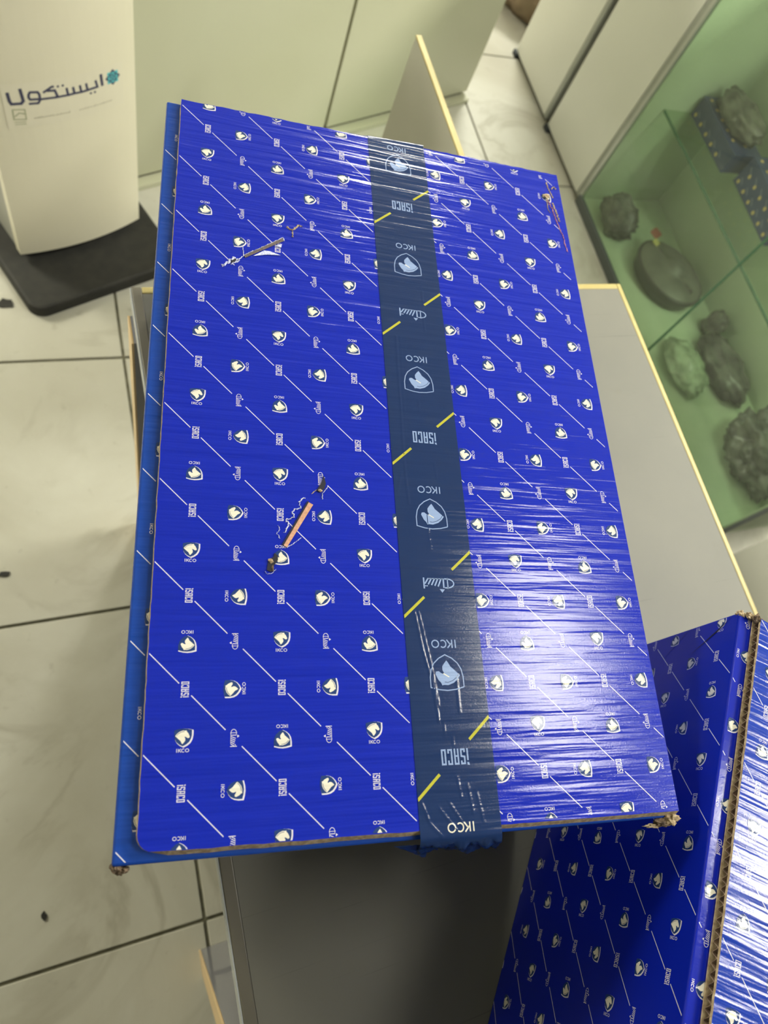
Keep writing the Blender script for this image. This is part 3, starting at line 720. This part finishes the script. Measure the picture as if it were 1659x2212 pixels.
# ================================================================== white base cabinets on the right
WHITEL = mottled('white_laminate', (0.74, 0.74, 0.68, 1), (0.78, 0.78, 0.72, 1), 2, 0.16)
FRAME = mottled('grey_frame', (0.30, 0.31, 0.27, 1), (0.36, 0.37, 0.33, 1), 6, 0.4)
GREYDK = mat('dark_recess', (0.035, 0.042, 0.05, 1), 0.6)
def white_cab(y0, y1, label):
    t = empty('base_cabinet', (1.55, (y0+y1)/2, 0)); tag(t, label, 'cabinet', 'white base cabinets along the aisle')
    h = (y1-y0)/2
    box('body', (0.018, -h, 0.012), (0.42, h, 0.90), FRAME, t)
    box('door', (0.0, -h+0.008, 0.014), (0.018, h-0.003, 0.90), WHITEL, t, 0.0015)
    box('frame_stile', (0.0, -h-0.012, 0.012), (0.024, -h+0.006, 0.90), FRAME, t, 0.001)
    box('plinth', (0.012, -h, 0.0), (0.40, h, 0.012), GREYDK, t)
    box('worktop', (-0.01, -h-0.004, 0.90), (0.43, h, 0.93), WHITEL, t, 0.002)
    box('foot', (-0.010, h-0.025, 0.0), (0.012, h, 0.016), GREYDK, t)
    return t
white_cab(1.900, 2.228, 'farthest white base cabinet beside the brown sack')
white_cab(1.552, 1.866, 'white base cabinet adjoining the glass display case')
white_cab(-0.60, 0.270, 'white base cabinet past the near end of the glass case')

# ================================================================== glass display case
MINT = mottled('mint_panel', (0.44, 0.53, 0.37, 1), (0.50, 0.59, 0.42, 1), 3, 0.45)
MINTB = mottled('mint_floor', (0.50, 0.61, 0.43, 1), (0.66, 0.76, 0.56, 1), 5, 0.3)
ALU = mat('aluminium', (0.52, 0.54, 0.50, 1), 0.35, 0.7); RAIL = mat('grey_rail', (0.11, 0.125, 0.125, 1), 0.4)
def glass_mat(name, tint, mix):
    m = bpy.data.materials.new(name); m.use_nodes = True; MATS[name] = m; nt = m.node_tree; nt.nodes.clear()
    out = N(m, 'ShaderNodeOutputMaterial'); tr = N(m, 'ShaderNodeBsdfTransparent'); tr.inputs[0].default_value = tint
    gl = N(m, 'ShaderNodeBsdfGlossy'); gl.inputs['Roughness'].default_value = 0.02
    fr = N(m, 'ShaderNodeFresnel'); fr.inputs[0].default_value = 1.5; mx = N(m, 'ShaderNodeMixShader')
    ge = N(m, 'ShaderNodeNewGeometry'); iv = N(m, 'ShaderNodeMath', operation='SUBTRACT'); iv.inputs[0].default_value = 1.0; L(m, ge.outputs['Backfacing'], iv.inputs[1])
    mu = N(m, 'ShaderNodeMath', operation='MULTIPLY'); L(m, fr.outputs[0], mu.inputs[0]); L(m, iv.outputs[0], mu.inputs[1])
    L(m, mu.outputs[0], mx.inputs[0]); df = N(m, 'ShaderNodeBsdfDiffuse'); df.inputs[0].default_value = (0.75, 0.78, 0.7, 1); dm = N(m, 'ShaderNodeMixShader'); dm.inputs[0].default_value = mix; L(m, tr.outputs[0], dm.inputs[1]); L(m, df.outputs[0], dm.inputs[2])
    L(m, dm.outputs[0], mx.inputs[1]); L(m, gl.outputs[0], mx.inputs[2]); L(m, mx.outputs[0], out.inputs[0])
    return m
GLASS = glass_mat('case_glass', (0.90, 0.95, 0.89, 1), 0.0); HAZY = glass_mat('reflection_haze_glass', (0.93, 0.97, 0.92, 1), 0.035); GEDGE = mat('glass_edge_green', (0.06, 0.16, 0.09, 1), 0.2)  # pale diffuse mix on the panes stands in for reflection haze
CY0, CY1, CX0, CX1 = 0.335, 1.535, 1.55, 1.87
case = empty('display_case', (1.71, 0.93, 0)); tag(case, 'long mint lined glass display case holding wrapped spare parts', 'display case')
def cb(name, lo, hi, m, bevel=0.0):
    o = (1.71, 0.93, 0); return box(name, [lo[k]-o[k] for k in range(3)], [hi[k]-o[k] for k in range(3)], m, case, bevel)
cb('base', (CX0+0.004, CY0, 0.0), (CX1, CY1, 0.028), MINTB)
cb('front_rail', (CX0-0.006, CY0, 0.0), (CX0+0.004, CY1, 0.033), RAIL, 0.001)
cb('back_panel', (CX1, CY0, 0.0), (CX1+0.012, CY1, 0.96), MINT)
cb('side_panel', (CX0+0.006, CY1-0.012, 0.028), (CX1, CY1, 0.96), MINT)
cb('side_panel', (CX0+0.006, CY0, 0.028), (CX1, CY0+0.012, 0.96), MINT)
cb('corner_post', (CX0-0.004, CY1-0.010, 0.028), (CX0+0.006, CY1+0.004, 0.96), ALU, 0.001)
cb('corner_post', (CX0-0.004, CY0-0.006, 0.0), (CX0+0.006, CY0+0.004, 0.96), RAIL, 0.001)
for (a, b) in ((CY0+0.006, 0.922), (0.928, CY1-0.012)):
    cb('glass_pane', (CX0, a, 0.033), (CX0+0.005, b, 0.96), HAZY)
cb('pane_joint', (CX0-0.0005, 0.9225, 0.033), (CX0+0.0055, 0.9275, 0.96), GEDGE)
cb('glass_shelf', (1.6235, CY0+0.014, 0.362), (CX1-0.002, CY1-0.014, 0.368), GLASS)
cb('shelf_edge', (1.620, CY0+0.014, 0.3615), (1.6235, CY1-0.014, 0.3685), GEDGE)
cb('glass_top', (CX0-0.002, CY0, 0.96), (CX1+0.012, CY1, 0.968), GLASS)

# goods in the case
NAVYB = mottled('small_box_navy', (0.014, 0.028, 0.095, 1), (0.03, 0.048, 0.13, 1), 20, 0.3)
GOLD = mat('small_box_gold', srgb(206, 178, 110), 0.5); GREYL = mat('small_box_pale', srgb(150, 160, 180), 0.5)
def small_box(loc, rz, sx, sy, sz, label, seed):
    t = empty('parts_box', loc, rz); tag(t, label, 'box', 'small navy boxes on the glass shelf')
    box('box_body', (0, -sy, 0), (sx, 0, sz), NAVYB, t, 0.002)
    r = random.Random(seed); vs, fs, fm = [], [], []
    def quad(p, a, b, mi):
        k = len(vs); p = Vector(p); a = Vector(a); b = Vector(b); vs.extend([p-a-b, p+a-b, p+a+b, p-a+b]); fs.append((k, k+1, k+2, k+3)); fm.append(mi)
    def disc(p, a, b, mi, n=8):
        k = len(vs); p = Vector(p); a = Vector(a); b = Vector(b)
        for q in range(n): vs.append(p + a*math.cos(2*math.pi*q/n) + b*math.sin(2*math.pi*q/n))
        fs.append(tuple(range(k, k+n))); fm.append(mi)
    nj = int(sy/0.038); 
    for j in range(nj):
        y = -0.018 - j*0.038
        for i in range(max(1, int(sz/0.034))):
            disc((-0.0006, y-(0.019 if i % 2 else 0), 0.014+i*0.034), (0, 0.005, 0), (0, 0, 0.006), 0)
            quad((-0.0006, y-0.010, 0.024+i*0.034), (0, 0.008, 0.006), (0, 0.0004, -0.0006), 1)
        for i in range(max(1, int(sx/0.036))):
            disc((0.018+i*0.036, y-(0.019 if i % 2 else 0), sz+0.0006), (0.005, 0, 0), (0, 0.006, 0), 0)
    mesh('box_print', vs, fs, [GOLD, GREYL], t, fm)['kind'] = 'stuff'
    return t
small_box((1.713, 1.512, 0.368), 0, 0.10, 0.225, 0.062, 'navy printed box on the glass shelf under a crumpled grey bag', 1)
small_box((1.748, 1.262, 0.368), math.radians(-3), 0.10, 0.235, 0.085, 'navy dotted box nearer along the glass shelf', 2)
BAGG = mottled('grey_plastic_bag', (0.05, 0.052, 0.045, 1), (0.17, 0.175, 0.15, 1), 22, 0.28, detail=5)
BAGD = mottled('dark_plastic_bag', (0.05, 0.05, 0.04, 1), (0.15, 0.15, 0.12, 1), 25, 0.3, detail=5)
BAGO = mottled('olive_plastic_bag', (0.20, 0.21, 0.08, 1), (0.40, 0.42, 0.20, 1), 20, 0.25, detail=5)
METG = mottled('grey_cast_metal', (0.12, 0.12, 0.10, 1), (0.17, 0.17, 0.14, 1), 15, 0.45)
tag(lump('bagged_part', (1.765, 1.40, 0.431), (0.045, 0.10, 0.035), BAGD, amp=0.3, seed=1, flat=0.03), 'crumpled dark grey bag on top of the navy box', 'bag')
tag(lump('bagged_part', (1.832, 1.19, 0.454), (0.030, 0.085, 0.03), BAGO, amp=0.35, seed=2, flat=0.026), 'olive plastic wrapped part on the nearer navy box', 'bag')
tag(lump('bagged_part', (1.618, 1.405, 0.029), (0.050, 0.075, 0.05), BAGG, amp=0.35, seed=3, flat=0.045), 'grey wrapped part in the far corner of the case floor', 'bag')
# brake booster: flattened round can with a rim and hub
bo = empty('brake_booster', (1.715, 1.175, 0.029), 0.3); tag(bo, 'round grey metal booster lying on the case floor', 'car part')
def lathe(name, prof, m, parent, n=28, sx=1, sy=1):
    vs, fs = [], []; k = len(prof)
    for i in range(n):
        a = 2*math.pi*i/n
        for r, z in prof: vs.append((r*math.cos(a)*sx, r*math.sin(a)*sy, z))
    for i in range(n):
        for j in range(k-1): a = i*k+j; b = ((i+1) % n)*k+j; fs.append((a, b, b+1, a+1))
    return mesh(name, vs, fs, m, parent, smooth=True)
lathe('shell', [(0.001, 0.0), (0.085, 0.0), (0.102, 0.012), (0.108, 0.045)], mat('booster_dark', (0.05, 0.05, 0.042, 1), 0.4), bo, sx=.9, sy=1.15)
lathe('rim', [(0.108, 0.045), (0.113, 0.047), (0.113, 0.055), (0.106, 0.057)], mat('booster_dark', (0.05, 0.05, 0.042, 1), 0.4), bo, sx=.9, sy=1.15)
lathe('cover', [(0.106, 0.057), (0.095, 0.068), (0.06, 0.076), (0.03, 0.080), (0.026, 0.094), (0.001, 0.096)], METG, bo, sx=.9, sy=1.15)
box('bracket', (-0.012, -0.10, 0.074), (0.002, 0.08, 0.080), BAGD, bo, 0.002)
tg = empty('paper_tag', (1.690, 1.300, 0.115), 0.5); tag(tg, 'small red and yellow tag on the wrapped part', 'tag')
prism('red_label', rrect(-0.018, 0.018, -0.016, 0.016, 0.006), 0.0, 0.001, mat('tag_red', srgb(150, 84, 68), 0.6), tg)
prism('yellow_stub', rrect(-0.034, -0.012, -0.034, -0.012, 0.004), 0.0, 0.0012, mat('tag_yellow', srgb(190, 180, 110), 0.6), tg)
tg.rotation_euler = (0.15, -0.1, 0.5)
GHOST = mottled('pale_bag', (0.26, 0.33, 0.22, 1), (0.42, 0.52, 0.36, 1), 25, 0.25, detail=5)
tag(lump('bagged_part', (1.640, 0.845, 0.029), (0.055, 0.095, 0.035), GHOST, amp=0.3, seed=6, flat=0.03), 'pale green translucent bag in front of the case joint', 'bag')
tag(lump('bagged_part', (1.780, 0.83, 0.029), (0.06, 0.12, 0.04), BAGG, amp=0.28, seed=7, flat=0.035), 'long grey green wrapped part towards the case back', 'bag')
tag(lump('bagged_part', (1.735, 0.52, 0.029), (0.085, 0.125, 0.085), BAGG, amp=0.32, freq=3.2, seed=8, flat=0.07, sub=5), 'large wrinkled grey bag at the near end of the case', 'bag')
tag(lump('bagged_part', (1.815, 0.985, 0.029), (0.03, 0.035, 0.045), BAGD, amp=0.3, seed=9, flat=0.04), 'small dark wrapped part behind the round booster', 'bag')

# ================================================================== clutter
SACK = mottled('brown_sack', (0.16, 0.11, 0.065, 1), (0.28, 0.21, 0.13, 1), 14, 0.8, detail=5, bump=0.004)
STRAP = mat('beige_strap', (0.48, 0.42, 0.30, 1), 0.7)
sk = empty('brown_sack', (1.72, 2.50, 0)); tag(sk, 'brown sack tied with beige straps past the white cabinets', 'sack')
lump('sack_body', (0, 0, 0), (0.20, 0.20, 0.16), SACK, sk, amp=0.2, seed=4, flat=0.13)
for q in (0.4, 1.6):
    pts = []
    for k in range(13):
        a = -0.2 + math.pi*1.13*k/12; r = 0.215; pts.append((r*math.cos(a)*math.cos(q), r*math.cos(a)*math.sin(q), 0.13+0.175*math.sin(a)))
    tube('strap', pts, 0.007, STRAP, sk, 6)
def chip(x, y, s, label, seed):
    r = random.Random(seed); pts = [(math.cos(2*math.pi*k/9)*s[0]*r.uniform(.6, 1.1), math.sin(2*math.pi*k/9)*s[1]*r.uniform(.6, 1.1)) for k in range(9)]
    o = prism('floor_scrap', pts, 0.0, 0.003, BLACKR); o.location = (x, y, 0); tag(o, label, 'scrap', 'dark scraps on the floor')
chip(-0.222, 0.504, (0.014, 0.006), 'dark sliver on the floor tile left of the desk', 1)
chip(-0.20, -0.122, (0.005, 0.008), 'tiny dark crumb on the tile near the floor joint', 2)
chip(-0.178, 1.155, (0.020, 0.016), 'dark smudge of rubber beside the black base', 3)
